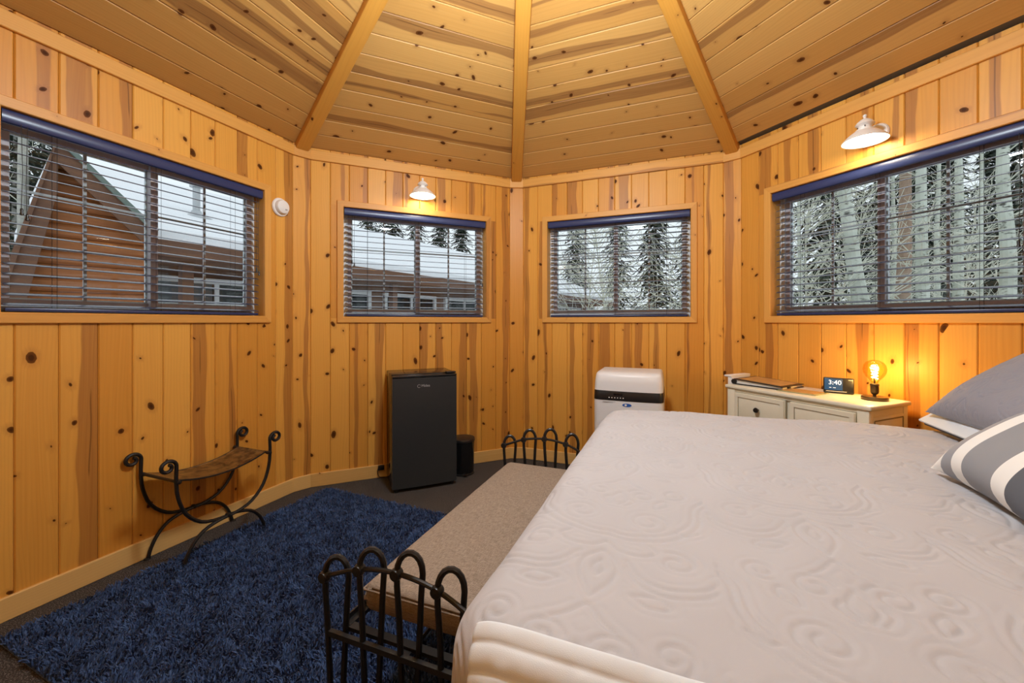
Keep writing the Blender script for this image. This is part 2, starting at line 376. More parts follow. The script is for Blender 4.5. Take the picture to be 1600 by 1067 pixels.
def rafter_mesh():
    b = MB(); L = 2.42
    prof = [(-.047, .09), (-.047, .012), (-.043, .004), (-.033, 0), (.033, 0), (.043, .004), (.047, .012), (.047, .09)]
    n = len(prof); b.add([(x, yy, 0) for x, yy in prof] + [(x, yy, L) for x, yy in prof], [tuple(range(n)), tuple(range(2*n-1, n-1, -1))] + [(i, i+n, (i+1)%n+n, (i+1)%n) for i in range(n)])
    return mesh('rafter', b.v, b.f, M['beam'], 30)
rm = rafter_mesh()
for i in range(8):
    p = R(45*i); s, c = math.sin(p), math.cos(p); RA, RZ0, RZ1 = 2.262, 2.452, 3.415
    d = Vector((-s*RA, -c*RA, RZ1-RZ0)).normalized(); u = Vector((c, -s, 0)); y = d.cross(u)
    link('rafter', rm, ceil, basis(u, y, d, (s*RA, c*RA, RZ0)))
# ------------------------------------------------------------------ windows and blinds
BLNAME = {'left': 'in the window beside the smoke alarm, above the iron stool', 'back_left': 'in the window above the black fridge, under a wall lamp', 'back_right': 'in the window above the portable air conditioner', 'right': 'in the window above the cream dresser'}
def frame_rect(b, x0, x1, z0, z1, wd, y0, y1):
    for s in (x0+wd/2, x1-wd/2): b.box((s, (y0+y1)/2, (z0+z1)/2), (wd, y1-y0, z1-z0))
    for s in (z0+wd/2, z1-wd/2): b.box(((x0+x1)/2, (y0+y1)/2, s), (x1-x0-2*wd, y1-y0, wd))
slat_me = None
for wi, side in enumerate(win_walls):
    F = WM(PHI[side]); W = thing('window_%d' % (wi+1), F, 'sliding window with pine casing', kind='structure')
    cw, ct = .046, .016; ox, z0, z1 = OX, OZ0, OZ1
    for sgn in (-1, 1):                         # mitred casing
        za = (z0-cw, z0) if sgn < 0 else (z0, z0-cw); zb = (z1+cw, z1) if sgn < 0 else (z1, z1+cw)
        board('casing', W, cw, ct, za, zb, M['trim'], T(sgn*(ox+cw/2), -ct, 0), .003)
        board('jamb', W, .10, .012, z0, z1, M['trim'], basis((0,-sgn,0), (sgn,0,0), (0,0,1), (sgn*(ox), .05, 0)), .001)
    for top in (0, 1):
        xa = (-ox, -ox-cw) if top else (-ox-cw, -ox)
        LM = basis((0,0,1), (0,1,0), (-1,0,0), (0, -ct, (z1+cw/2) if top else (z0-cw/2)))
        lo, hi = (ox, ox+cw) if top else (ox+cw, ox)
        board('casing', W, cw, ct, (-lo, -hi), (lo, hi), M['trim'], LM, .003)
        zz = z1 if top else z0
        LM = basis((0,1,0), (0,0,1), (1,0,0), (0, .05, zz)) if top else basis((0,-1,0), (0,0,-1), (1,0,0), (0, .05, zz))
        board('jamb', W, .10, .012, -ox, ox, M['trim'], LM, .001)
    b = MB(); frame_rect(b, -ox, ox, z0, z1, .032, .088, .128); b.build('window_frame', M['frame_l'], W, None, None)
    sl = -1 if side in ('left', 'back_left') else 1
    for k, (xa, xb, ya) in enumerate(((-ox+.025, .018, .112), (-.018, ox-.025, .09))):
        b = MB(); frame_rect(b, xa, xb, z0+.025, z1-.025, .034, ya-.012, ya+.012); S = b.build('sash', M['frame'], W, None, None)
        b = MB(); frame_rect(b, xa+.034, xb-.034, z0+.059, z1-.059, .007, ya+.006, ya+.014); b.build('glazing_bead', M['frame_l'], S, None, None)
        g = MB().box(((xa+xb)/2, ya, (z0+z1)/2), (xb-xa-.07, .003, z1-z0-.12)); g.build('pane', M['pane'], S, None, None)
        b = MB(); b.box(((xa+xb)/2, ya+.009, (z0+z1)/2), (.013, .006, z1-z0-.12))
        for q in (1, 2): b.box(((xa+xb)/2, ya+.009, z0+.06+(z1-z0-.12)*q/3), (xb-xa-.07, .006, .011))
        b.build('muntin', M['frame'], S, None, None)
    if side not in BLNAME: continue
    B = thing('window_blind', F @ T(0, 0, z0), 'navy slatted blind ' + BLNAME[side], 'blind', 'slatted window blinds')
    hh = z1-z0; bw = ox-.006
    v = MB(); pr = [(.012, hh-.002), (.001, hh-.004), (-.004, hh-.012), (-.004, hh-.046), (.0, hh-.054), (.008, hh-.058), (.012, hh-.056)]
    n = len(pr); v.add([(-bw, y, z) for y, z in pr] + [(bw, y, z) for y, z in pr], [tuple(range(n)), tuple(range(2*n-1, n-1, -1))] + [(i, i+n, (i+1)%n+n, (i+1)%n) for i in range(n)])
    v.build('valance', M['navy'], B)
    v = MB().box((0, .042, hh-.022), (2*bw-.01, .044, .036), bev=.003); v.build('head_rail', M['navy'], B)
    v = MB().box((0, .042, .012), (2*bw-.03, .046, .016), bev=.004); v.build('bottom_rail', M['navy'], B)
    if slat_me is None:
        v = MB(); sw = .046; pts = [(-.5, 0), (-.25, .0022), (0, .003), (.25, .0022), (.5, 0)]
        pr = [(q*sw, h) for q, h in pts] + [(q*sw, h-.0022) for q, h in pts[::-1]]; n = len(pr)
        v.add([(-bw+.012, y, z) for y, z in pr] + [(bw-.012, y, z) for y, z in pr], [tuple(range(n)), tuple(range(2*n-1, n-1, -1))] + [(i, i+n, (i+1)%n+n, (i+1)%n) for i in range(n)])
        o = v.build('slat', M['slat'], B); slat_me = o.data; bpy.data.objects.remove(o)
    tilt = {'left': 13, 'back_left': 9, 'back_right': 1, 'right': 14}[side]
    for k in range(18):
        link('slat', slat_me, B, T(0, .042, .036 + k*.0425) @ RX(tilt))
    for xx in (-.40, 0, .40):
        v = MB()
        for y in (.02, .064): v.tube([(xx, y, .015), (xx, y, hh-.03)], .0009, 4)
        v.build('ladder_cord', M['cord'], B)
    for xx, L in ((-.515, .40), (.525, .52)):
        v = MB(); q = -.001
        v.tube([(xx, q, hh-.05), (xx+.004, q, hh-.25), (xx, q, hh-L)], .0011, 5); v.tube([(xx+.018, q, hh-.05), (xx+.014, q, hh-.3), (xx+.016, q, hh-L-.02)], .0011, 5)
        cc = v.build('pull_cord', M['cord'], B)
        for dx, dl in ((0, 0), (.016, .02)):
            MB().lathe([(.0, .0), (.003, 0), (.0055, -.006), (.0045, -.016), (.0075, -.028), (.0, -.030)], 10, T(xx+dx, q-.004, hh-L-dl)).build('tassel', M['black'], cc)
D = thing('door_1', WM(PHI['rear_left']), 'pine plank entrance door', kind='structure')
for i in range(6): board('plank', D, .139, .035, .02, 2.03, M['wall'], T(-.348+i*.139, .01, 0))
for s in (-1, 1): board('casing', D, .07, .016, 0, 2.12, M['trim'], T(s*.455, -.016, 0))
board('casing', D, .07, .016, -.42, .42, M['trim'], basis((0,0,1), (0,1,0), (-1,0,0), (0, -.016, 2.085)))
MB().lathe([(0, 0), (.012, 0), (.012, .03), (.028, .04), (.028, .06), (0, .068)], 16, T(.34, .01, 1.0) @ RX(90)).build('door_knob', M['brass'], D)

# ------------------------------------------------------------------ lamps on the walls (rear two added), added fill pendant
def sconce(side, u, zr, label):
    S = thing('wall_lamp', WM(PHI[side]) @ T(u, 0, zr), label, 'lamp', 'white wall lamps above the windows')
    q = -.125                                       # shade axis in front of the wall
    MB().lathe([(0, 0), (.052, 0), (.055, .006), (.05, .016), (.03, .022), (0, .024)], 28, T(0, -.0, .062) @ RX(90)).build('wall_plate', M['white'], S)
    MB().tube(smoothpath([(0, -.015, .062), (0, -.06, .066), (0, -.10, .072), (0, q, .072)]), .011, 10).build('arm', M['white'], S)
    prof = [(.100, 0), (.101, .003), (.085, .022), (.066, .040), (.050, .052), (.040, .056), (.040, .062), (.030, .066), (.029, .078), (.034, .084), (.042, .090), (.034, .103), (.020, .115), (.009, .121), (.005, .126), (.009, .133), (.009, .140), (.0, .146)]
    prof_in = [(.0, .050), (.045, .048), (.063, .036), (.082, .018), (.097, .001), (.100, 0)]
    MB().lathe(prof_in + prof, 36, T(0, q, 0)).build('shade', M['white'], S)
    MB().lathe([(0, -.022), (.018, -.020), (.034, -.011), (.046, .004), (.05, .018), (.044, .034), (.02, .046), (0, .047)], 24, T(0, q, 0)).build('bulb', M['sconce_bulb'], S)
    for a in (-50, 30):
        MB().lathe([(0, 0), (.003, 0), (.003, .004), (0, .005)], 8, T(.03*math.sin(R(a)), q-.032*math.cos(R(a)), .074) @ RX(90)).build('screw', M['black'], S)
sconce('back_left', .0, 2.212, 'white enamel wall lamp above the window over the black fridge')
sconce('right', .02, 2.19, 'white enamel wall lamp above the window over the cream dresser')
sconce('rear_right', 0, 2.21, 'added white enamel wall lamp out of view, behind the bed by the door')  # unseen lamp added to brighten the interior
sconce('left_rear', 0, 2.21, 'added white enamel wall lamp out of view, above the window opposite the bed head')  # second added lamp behind the view point, extra interior light
P = thing('fill_pendant', (0, 0, 2.60), 'added glowing globe for fill light, out of view below the rafter peak', 'lamp')  # invented globe above the view, supplies most of the room's brightness
MB().lathe([(.15*math.sin(R(a)), -.15*math.cos(R(a))) for a in range(0, 181, 10)], 32).build('globe', M['fill_pendant_glow'], P)
MB().tube([(0, 0, .15), (0, 0, .84)], .006, 8).lathe([(.03, .145), (.03, .17), (.01, .19)], 16).build('stem', M['brass'], P)
SD = thing('smoke_alarm', WM(PHI['left']) @ T(.697, 0, 2.015), 'round white smoke alarm on the pine wall beside the window', 'smoke alarm')
MB().lathe([(0, 0), (.062, 0), (.064, .006), (.060, .014), (.050, .016)], 36, RX(90)).build('base', M['plastic'], SD)
MB().lathe([(.050, .012), (.050, .028), (.044, .040), (.030, .046), (0, .047)], 36, RX(90)).build('cover', M['plastic'], SD)
MB().box((.014, -.0475, -.018), (.016, .004, .010), bev=.002).build('test_button', M['grayprint'], SD)

# ------------------------------------------------------------------ bed
BL, BW_ = Vector((math.cos(R(22.5)), -math.sin(R(22.5)), 0)), Vector((math.sin(R(22.5)), math.cos(R(22.5)), 0))
FOOT = Vector((.415, .626, 0))                    # far foot corner of the mattress on the floor plan
BED = basis(BL, BW_, (0, 0, 1), FOOT)              # x towards the head, y towards the far side (bed is y<0)
bed = thing('bed', BED, 'large bed with mattress on dark base, covered by a grey quilted bedspread', 'bed')
LX, LY, TOP = 1.88, 1.635, .806
MB().box((LX/2+.02, -LY/2, .25), (LX-.1, LY-.14, .40), bev=.01).build('bed_base', M['darkcloth'], bed)
MB().box((LX/2+.01, -LY/2, .615), (LX-.06, LY-.08, .33), bev=.06, seg=4).build('mattress', M['whitecloth'], bed)
for x in (.15, LX-.15):
    for y in (-.15, -LY+.15): MB().lathe([(.025, 0), (.03, .05)], 12, T(x, y, 0)).build('leg', M['black'], bed)
# quilting motif: scrolls and leaves in a mirrored, half-drop cell
CU, CV = .37, .50
def motif():
    cur = []
    def spiral(cx, cy, r0, r1, a0, a1, s=1, n=60):
        for i in range(n):
            t = i/(n-1); r = r0+(r1-r0)*t; a = R(a0+(a1-a0)*t); cur.append((cx+s*r*math.cos(a), cy+r*math.sin(a)))
    def curve(pts, s=1):
        for p in smoothpath([(x, y, 0) for x, y in pts], 14): cur.append((s*p.x, p.y))
    for s in (1, -1):
        off = 0
        spiral(s*.085, .05, .052, .014, -90, 420, s); spiral(s*.060, .205, .040, .010, 160, -300, s); spiral(s*.145, .235, .036, .010, -120, 330, s)
        curve([(.0, -.03), (.05, -.035), (.13, .0), (.185, .075), (.195, .16), (.23, .22)], s); curve([(.0, -.05), (.06, -.055), (.145, -.02), (.203, .065), (.212, .15), (.23, .19)], s)
        curve([(.0, .31), (.03, .27), (.055, .25)], s); curve([(.0, .12), (.022, .16), (.0, .21)], s); curve([(.018, .12), (.04, .15), (.03, .17)], s)
        curve([(.10, .13), (.13, .155), (.125, .185), (.10, .165), (.10, .13)], s); curve([(.15, .02), (.175, .01), (.20, .03)], s)
        curve([(.0, -.08), (.03, -.11), (.08, -.115), (.11, -.09), (.09, -.065)], s); spiral(s*.15, -.115, .042, .012, 120, -300, s)
        curve([(.0, -.12), (.035, -.17), (.03, -.23), (.0, -.29)], s); curve([(.05, -.145), (.085, -.20), (.14, -.22), (.2, -.2), (.23, -.16)], s)
        curve([(.05, -.17), (.085, -.225), (.14, -.245), (.2, -.225), (.23, -.19)], s); curve([(.07, -.26), (.10, -.285), (.14, -.28), (.12, -.255), (.07, -.26)], s)
        curve([(.0, -.16), (.012, -.19), (.0, -.22)], s)
    return np.array(cur)*.805
MOT = motif(); gu, gv = 150, 200
GU, GV = np.meshgrid((np.arange(gu)+.5)/gu*CU-CU/2, (np.arange(gv)+.5)/gv*CV-CV/2, indexing='ij')
DD = np.full(gu*gv, 9.); gp = np.stack([GU.ravel(), GV.ravel()], 1)
for k in range(0, len(MOT), 200):
    m_ = MOT[k:k+200]; dd = np.sqrt(((gp[:, None, :]-m_[None])**2).sum(2)).min(1); DD = np.minimum(DD, dd)
DD = DD.reshape(gu, gv)
def quilt(u, v, amp=1.):                           # relief in metres at cloth coordinates
    ci = np.floor(u/CU); vv = v + (ci % 2)*CV/2
    fu = (u/CU-ci)*gu-.5; fv = ((vv/CV) % 1)*gv-.5
    i0 = np.floor(fu).astype(int); j0 = np.floor(fv).astype(int); a = fu-i0; b = fv-j0
    g = lambda i, j: DD[i % gu, j % gv]
    d = (g(i0, j0)*(1-a)+g(i0+1, j0)*a)*(1-b) + (g(i0, j0+1)*(1-a)+g(i0+1, j0+1)*a)*b
    return amp*(.0022*(1-np.exp(-d/.007)) - .0026*np.exp(-(d/.0030)**2) - .0013*np.exp(-((d-.0165)/.0028)**2))
def vnoise(x, y, seed):
    rs = np.random.RandomState(seed); G = rs.rand(64, 64)
    i = np.floor(x).astype(int); j = np.floor(y).astype(int); a = x-i; b = y-j; a = a*a*(3-2*a); b = b*b*(3-2*b)
    g = lambda p, q: G[p % 64, q % 64]
    return (g(i, j)*(1-a)+g(i+1, j)*a)*(1-b)+(g(i, j+1)*(1-a)+g(i+1, j+1)*a)*b
RC, RR = .105, .07                                 # plan corner radius, edge radius
def drape(u, v, off, relief):
    # u along the bed, v across (negative towards the near side), unfolded cloth -> 3D
    cu = np.clip(u, RC, LX+.5); cv = np.clip(v, -LY+RC, -RC)
    du, dv = u-cu, v-cv; e = np.sqrt(du*du+dv*dv)+1e-9; nx, ny = du/e, dv/e
    e1 = RC-RR; th = np.clip((e-e1)/RR, 0, math.pi/2*.97)
    h = np.where(e < e1, e, e1+RR*np.sin(th)); g = np.where(e < e1, 0, RR*(1-np.cos(th)))
    rest = np.maximum(0, e-e1-RR*math.pi/2*.97); g = g+rest; h = h+rest*.05
    per = cu*1.0 - cv*1.0 + np.arctan2(dv, du)*.13
    fold = (np.sin(per*17)+.6*np.sin(per*29+1.3))*.011*np.clip(rest/.25, 0, 1)
    sag = .006*(vnoise(u*3.1, v*3.1, 3)-.5)*2 + .003*(vnoise(u*9, v*9, 5)-.5)*2
    sag = sag - .018*np.exp(-((u-0)**2+(v-0)**2)/.06)
    r = off+relief
    X = cu+nx*(h+fold+r*np.sin(th)); Y = cv+ny*(h+fold+r*np.sin(th)); Z = TOP-g+sag*np.cos(th)+r*np.cos(th)
    return np.stack([X, Y, Z], -1)
def grid(us, vs, f):
    U, V = np.meshgrid(us, vs, indexing='ij'); P_ = f(U, V).reshape(-1, 3); a, b = len(us), len(vs)
    I = (np.arange(a-1)[:, None]*b+np.arange(b-1)[None]).ravel()
    return P_, np.stack([I, I+b, I+b+1, I+1], 1)
spread = thing('bedspread', BED @ T(0, 0, TOP), 'pale grey matelasse bedspread with scroll quilting and white quilted side border', 'bedspread')
sp_off = T(0, 0, -TOP)
V, Q = grid(np.arange(-.50, LX+.02, .0038), np.arange(-LY-.05, .34, .0038), lambda u, v: drape(u, v, .004, quilt(u, v)))
link('quilted_top', npmesh('quilted_top', V, Q, M['spread']), spread, sp_off)
def band(u, v):
    q = (-LY+.055) - v                              # distance from the band's inner edge, across the bed
    rib = .0048*np.abs(np.sin(np.clip(q, 0, 9)*math.pi/.027))**.45 + .0015*vnoise(u*60, v*60, 8)
    edge = np.clip(q/.006, 0, 1)**.5*np.clip((u-.045)/.006, 0, 1)**.5
    return drape(u, v, -.004+.011*edge, rib*edge)
V, Q = grid(np.arange(.045, LX+.02, .005), np.arange(-LY-.42, -LY+.0551, .0022), band)
link('white_border', npmesh('white_border', V, Q, M['whitecloth']), spread, sp_off)
# pillows
def pillow_mesh(name, w, h, t, mat, rel=None, n=70, m=50, corner=.10):
    a = np.linspace(-1, 1, n); b = np.linspace(-1, 1, m); X, Y = np.meshgrid(a, b, indexing='ij')
    s = np.sign(X)*np.abs(X)**.9; q = np.sign(Y)*np.abs(Y)**.9
    px = s*w/2*(1-corner*(1-np.abs(Y)**2.2)*np.abs(X)**3*.6); py = q*h/2*(1-corner*(1-np.abs(X)**2.2)*np.abs(Y)**3*.8)
    z = t/2*np.clip((1-np.abs(X)**2.6), 0, 1)**.55*np.clip((1-np.abs(Y)**2.6), 0, 1)**.55
    z = z*(1+.10*(vnoise(px*9+40, py*9+20, 11)-.5))
    r = rel(px, py) if rel else 0
    top = np.stack([px, py, z+r*(z > .004)], -1).reshape(-1, 3); bot = np.stack([px, py, -z], -1).reshape(-1, 3)
    I = (np.arange(n-1)[:, None]*m+np.arange(m-1)[None]).ravel(); Qt = np.stack([I, I+m, I+m+1, I+1], 1); Qb = Qt[:, ::-1]+n*m
    return npmesh(name, np.concatenate([top, bot]), np.concatenate([Qt, Qb]), mat)
def lean(x, y, z, beta, rz=0):                      # pillow frame in bed coordinates
    b = R(beta); return BED @ T(x, y, z) @ RZ(rz) @ basis((0,-1,0), (math.cos(b), 0, math.sin(b)), (-math.sin(b), 0, math.cos(b)))
w_, h_ = .43, .30
sp = thing('striped_pillow', lean(.965, -.655, .822, 38, -4), 'oblong cushion with grey and white stripes leaning on the bedspread', 'pillow')
cm = T(w_/2, h_/2-.01, .012)
link('cover', pillow_mesh('cover', w_, h_, .14, M['stripe'], corner=.16), sp, cm)
sh = thing('quilted_sham', lean(1.215, -.025, .818, 36, 0), 'grey quilted pillow sham with a white flange at the bed head', 'pillow')
link('cover', pillow_mesh('cover', .635, .445, .165, M['sham'], rel=lambda a, b: quilt(a*1.6, b*1.6, 1.0), n=170, m=120), sh, T(.345, .247, .052))
b = MB(); b.box((.345, .245, .012), (.69, .50, .011), bev=.005, seg=2); b.build('flange', M['whitecloth'], sh, T(0, 0, .012))
MB().box((.345, .245, -.006), (.68, .49, .010), bev=.004).build('backing', M['darkcloth'], sh, T(0, 0, .012))

# ------------------------------------------------------------------ upholstered iron bench at the bed foot
bench = thing('bench', basis(BL, BW_, (0, 0, 1), (-.122, .149, 0)), 'black wrought iron bench with taupe cushion between looped iron ends', 'bench')
y0, y1 = -.545, .545                                # cushion ends
def cushion():
    n, m = 44, 90; a = np.sin(np.linspace(-1, 1, n)*math.pi/2); c = np.sin(np.linspace(-1, 1, m)*math.pi/2); c[[1, -2]] = (-.997, .997); c[[2, -3]] = (-.992, .992); c[[3, -4]] = (-.984, .984); X, Y = np.meshgrid(a, c, indexing='ij')
    px = X*.1925; py = Y*(y1-y0)/2
    ex = np.clip((np.abs(px)-(.1925-.03))/.03, 0, 1); ey = np.clip((np.abs(py)-((y1-y0)/2-.03))/.03, 0, 1); e = np.clip(np.sqrt(ex**2+ey**2), 0, 1)
    crown = .014*np.clip(1-X**2, 0, 1)**.5*np.clip(1-Y**6, 0, 1)
    top = .038*np.clip(1-e**3.2, 0, 1)**.4+crown + .002*(vnoise(px*20+30, py*20+30, 2)-.5); bot = -.036*np.clip(1-e**3.2, 0, 1)**.4
    k = n*m; I = (np.arange(n-1)[:, None]*m+np.arange(m-1)[None]).ravel(); Qt = np.stack([I, I+m, I+m+1, I+1], 1)
    return npmesh('seat_cushion', np.concatenate([np.stack([px, py, top], -1).reshape(-1, 3), np.stack([px, py, bot], -1).reshape(-1, 3)]), np.concatenate([Qt, Qt[:, ::-1]+k]), M['linen'])
ZS = .452
cu_ = link('seat_cushion', cushion(), bench, T(0, 0, ZS))
for zz in (.036,):
    pth = [(sx*.188, sy*((y1-y0)/2-.0045), zz-.012) for sx, sy in ((-1,-1), (-1,1), (1,1), (1,-1), (-1,-1))]
    MB().tube(pth, .0035, 6).build('piping', M['linen'], cu_)
b = MB()
for s in (-1, 1):
    b.box((s*.195, 0, .408), (.022, y1-y0+.10, .012)); b.box((s*.205, 0, .415), (.005, y1-y0+.10, .026))
for y in (y0-.045, y0+.28, 0, y1-.28, y1+.045): b.box((0, y, .408), (.40, .022, .010))
b.build('seat_frame', M['iron'], bench)
KX_ = [-.245, -.130, -.015, .10, .20]; KZ_ = [.545, .588, .603, .588, .545]
for end in (-1, 1):
    ye = end*(y1+.075)
    MB().tube(smoothpath([(x, ye, z) for x, z in zip(KX_, KZ_)], 6), .006, 8).build('end_rail', M['iron'], bench)
    for x, z in zip(KX_, KZ_):
        a = R(18); ux, uy = math.cos(a), math.sin(a)
        q = lambda t, zz: (x+t*ux, ye+t*uy, zz)
        loop = [q(.040, 0.008), q(.046, .2), q(.060, z-.06), q(.064, z+.0)] + [q(.032+.032*math.cos(R(g)), z+.004+.048*math.sin(R(g))) for g in range(0, 181, 20)] + [q(.0, z-.03), q(.006, z-.12), q(.014, .25), q(.019, .008)]
        o = MB().tube(loop, .0078, 8).build('hairpin', M['iron'], bench)
        MB().lathe([(0, -.012), (.013, -.011), (.016, 0), (.013, .011), (0, .012)], 14, T(x, ye-.002, z) @ RX(90)).build('rivet', M['iron'], o)
    MB().tube([(-.19, end*(y1+.04), .40), (-.19, end*(y1-.24), .13), ], .007, 6).tube([(.19, end*(y1+.04), .40), (.19, end*(y1-.24), .13)], .007, 6).build('brace', M['iron'], bench)
    MB().box((0, ye, .40), (.46, .012, .014)).box((0, end*(y1+.055), .400), (.03, .05, .012)).build('end_bar', M['iron'], bench)
MB().tube([(-.19, -(y1-.24), .13), (-.19, y1-.24, .13)], .006, 6).build('stretcher', M['iron'], bench)
MB().tube([(.19, -(y1-.24), .13), (.19, y1-.24, .13)], .006, 6).build('stretcher', M['iron'], bench)

# ------------------------------------------------------------------ rug
RA_ = 25.; e1 = Vector((math.cos(R(RA_)), -math.sin(R(RA_)), 0)); e2 = Vector((math.sin(R(RA_)), math.cos(R(RA_)), 0))
RUG = basis(e1, e2, (0, 0, 1), (-1.375, 1.545, 0)); rl, rw = 2.13, 1.53
rug = thing('shag_rug', RUG, 'navy blue shag rug on the charcoal carpet, under the bench', 'rug')
MB().box((rl/2, -rw/2, .006), (rl, rw, .010), bev=.003).build('backing', M['rug'], rug)
rs = np.random.RandomState(7); nT = 105000
tx = rs.rand(nT)*rl; ty = -rs.rand(nT)*rw
keep = ~((tx > 1.75))
tx, ty = tx[keep], ty[keep]; nT = len(tx)
hz = .024*(.75+.5*rs.rand(nT)); az = rs.rand(nT)*6.283
fx = (vnoise(tx*30, ty*30+190, 1)-.5)*.022; fy = (vnoise(tx*30+130, ty*30+220, 2)-.5)*.022
lx = fx+(rs.rand(nT)-.5)*.026; ly = fy+(rs.rand(nT)-.5)*.026; wd = .0022+.0012*rs.rand(nT)
cx_, sx_ = np.cos(az)*wd, np.sin(az)*wd; z0_ = np.full(nT, .010)
Vv = np.stack([np.stack([tx-cx_, ty-sx_, z0_], 1), np.stack([tx+cx_, ty+sx_, z0_], 1),
               np.stack([tx+lx*.4+cx_, ty+ly*.4+sx_, z0_+hz*.7], 1), np.stack([tx+lx*.4-cx_, ty+ly*.4-sx_, z0_+hz*.7], 1),
               np.stack([tx+lx+cx_*.4, ty+ly+sx_*.4, z0_+hz], 1), np.stack([tx+lx-cx_*.4, ty+ly-sx_*.4, z0_+hz], 1)], 1).reshape(-1, 3)
I = np.arange(nT)*6
Qq = np.concatenate([np.stack([I, I+1, I+2, I+3], 1), np.stack([I+3, I+2, I+4, I+5], 1)])
pile = link('pile', npmesh('pile', Vv, Qq, M['rug'], False), rug); pile['kind'] = 'stuff'

# ------------------------------------------------------------------ iron stool with sling seat
ST = WM(PHI['left']) @ T(.135, -.166, 0)
stool = thing('iron_stool', ST, 'black curule stool with scrolled iron arms and brown leather sling seat', 'stool')
HD = .142
def scurve(s):
    sc_ = [(s*(-.262+ (.034-.022*t)*math.cos(R(430*t))*1.0), .527+(.034-.022*t)*math.sin(R(430*t))) for t in [i/22 for i in range(22, -1, -1)]]
    body = [(-.2285, .50), (-.229, .45), (-.222, .37), (-.190, .275), (-.125, .205), (-.045, .180), (.045, .175), (.115, .152), (.160, .108), (.188, .052), (.200, .006)]
    return sc_, [(s*x, z) for x, z in body]
for yy in (-HD, HD):
    for s in (-1, 1):
        a, bdy = scurve(s if s > 0 else -1)
        sp_, bd = scurve(1); off = .006*s
        P2 = [(x*s*1.08, z) for x, z in sp_] + [(x*s*1.08, z) for x, z in bd]
        path = [(x, yy+off*min(1, max(0, 1-abs(x)/.12)), z) for x, z in P2]
        o = MB().tube(smoothpath(path, 3), .0088, 8).build('leg', M['iron'], stool)
        MB().lathe([(.0, 0), (.016, 0), (.014, .006), (.0, .008)], 12, T(0.22*s, yy, 0)).build('foot', M['iron'], o)
    MB().lathe([(0, -.014), (.010, -.012), (.012, 0), (.010, .012), (0, .014)], 12, T(0, yy, .180) @ RX(90)).build('rivet', M['iron'], stool)
for s in (-1, 1):
    o = MB().tube([(s*.240, -HD-.012, .445), (s*.240, HD+.012, .445)], .007, 8).build('seat_rail', M['iron'], stool)
    for yy in (-HD, HD): MB().lathe([(0, -.016), (.010, -.014), (.010, .014), (0, .016)], 10, T(s*.240, yy, .445) @ RX(90)).build('bolt', M['iron'], o)
n, m = 30, 14
US = np.linspace(-1, 1, n); VS = np.linspace(-1, 1, m)
def sling(dz): return lambda u, v: np.stack([u*.240, v*(.124-.006*(1-u*u)), .450-.042*(1-u*u)-.004*(1-v*v)*(1-u*u)+dz], -1)
V1, Q1 = grid(US, VS, sling(.003)); V2, Q2 = grid(US, VS, sling(-.003))
bor = [i*m for i in range(n)] + [(n-1)*m+j for j in range(1, m)] + [i*m+m-1 for i in range(n-2, -1, -1)] + [j for j in range(m-2, 0, -1)]
k = n*m; Qs = [(bor[i], bor[(i+1) % len(bor)], bor[(i+1) % len(bor)]+k, bor[i]+k) for i in range(len(bor))]
link('sling_seat', npmesh('sling_seat', np.concatenate([V1, V2]), np.concatenate([Q1, Q2[:, ::-1]+k, np.array(Qs)]), M['leather']), stool)
for s in (-1, 1): MB().tube([(u*.240, s*.121, .450-.042*(1-u*u)) for u in np.linspace(-1, 1, 16)], .0045, 6).build('seat_edge', M['iron'], stool)

# ------------------------------------------------------------------ text
def text(name, body, size, mat, parent, Mx, ext=.0004, shear=0):
    c = bpy.data.curves.new(name, 'FONT'); c.body = body; c.size = size; c.extrude = ext; c.align_x = 'CENTER'; c.align_y = 'CENTER'; c.shear = shear
    o = bpy.data.objects.new(name, c); COL.objects.link(o)
    me = bpy.data.meshes.new_from_object(o.evaluated_get(bpy.context.evaluated_depsgraph_get())); bpy.data.objects.remove(o)
    me.materials.clear(); me.materials.append(mat); return link(name, me, parent, Mx)
UPR = RX(90)                                        # text upright, facing -y

# ------------------------------------------------------------------ fridge
FR = WM(PHI['back_left']); nl = Vector((-math.sin(R(22.5)), math.cos(R(22.5))))
fw_, fd_, fh_ = .469, .345, .842
FRM = basis((math.cos(R(22.5)), math.sin(R(22.5)), 0), (-math.sin(R(22.5)), math.cos(R(22.5)), 0), (0, 0, 1), (-.9, 1.48, 0)) @ T(fw_/2, 0, 0)
fr = thing('mini_fridge', FRM, 'black compact fridge with dark steel door on the carpet', 'fridge')
MB().box((0, .05+fd_/2-.025, fh_/2+.012), (fw_, fd_-.05, fh_-.024), bev=.006).build('cabinet', M['fridgeside'], fr)
def door():
    n = 14; b = MB(); front = [(-fw_/2+fw_*i/n, -.012*(1-(2*i/n-1)**2)*.8+.004) for i in range(n+1)]
    poly = front + [(fw_/2, .046), (-fw_/2, .046)]; k = len(poly)
    b.add([(x, y, .030) for x, y in poly] + [(x, y, fh_-.026) for x, y in poly], [tuple(range(k))[::-1], tuple(range(k, 2*k))] + [(i, (i+1)%k, (i+1)%k+k, i+k) for i in range(k)])
    return b
dr = door().build('door', M['fridge'], fr, None, 30)
MB().box((0, .022, fh_-.016), (fw_, .046, .016), bev=.004).build('door_cap', M['black'], dr)
MB().box((fw_/2-.04, .03, fh_+.002), (.07, .05, .012), bev=.003).build('hinge_cover', M['black'], fr)
text('brand_mark', 'Midea', .026, M['logo'], dr, T(.0, -.0068, fh_-.085) @ UPR)
ring = MB().tube([(-.048+.011*math.cos(R(a)), -.0062, fh_-.086+.011*math.sin(R(a))) for a in range(20, 331, 20)], .0012, 5); ring.build('brand_ring', M['logo'], dr)
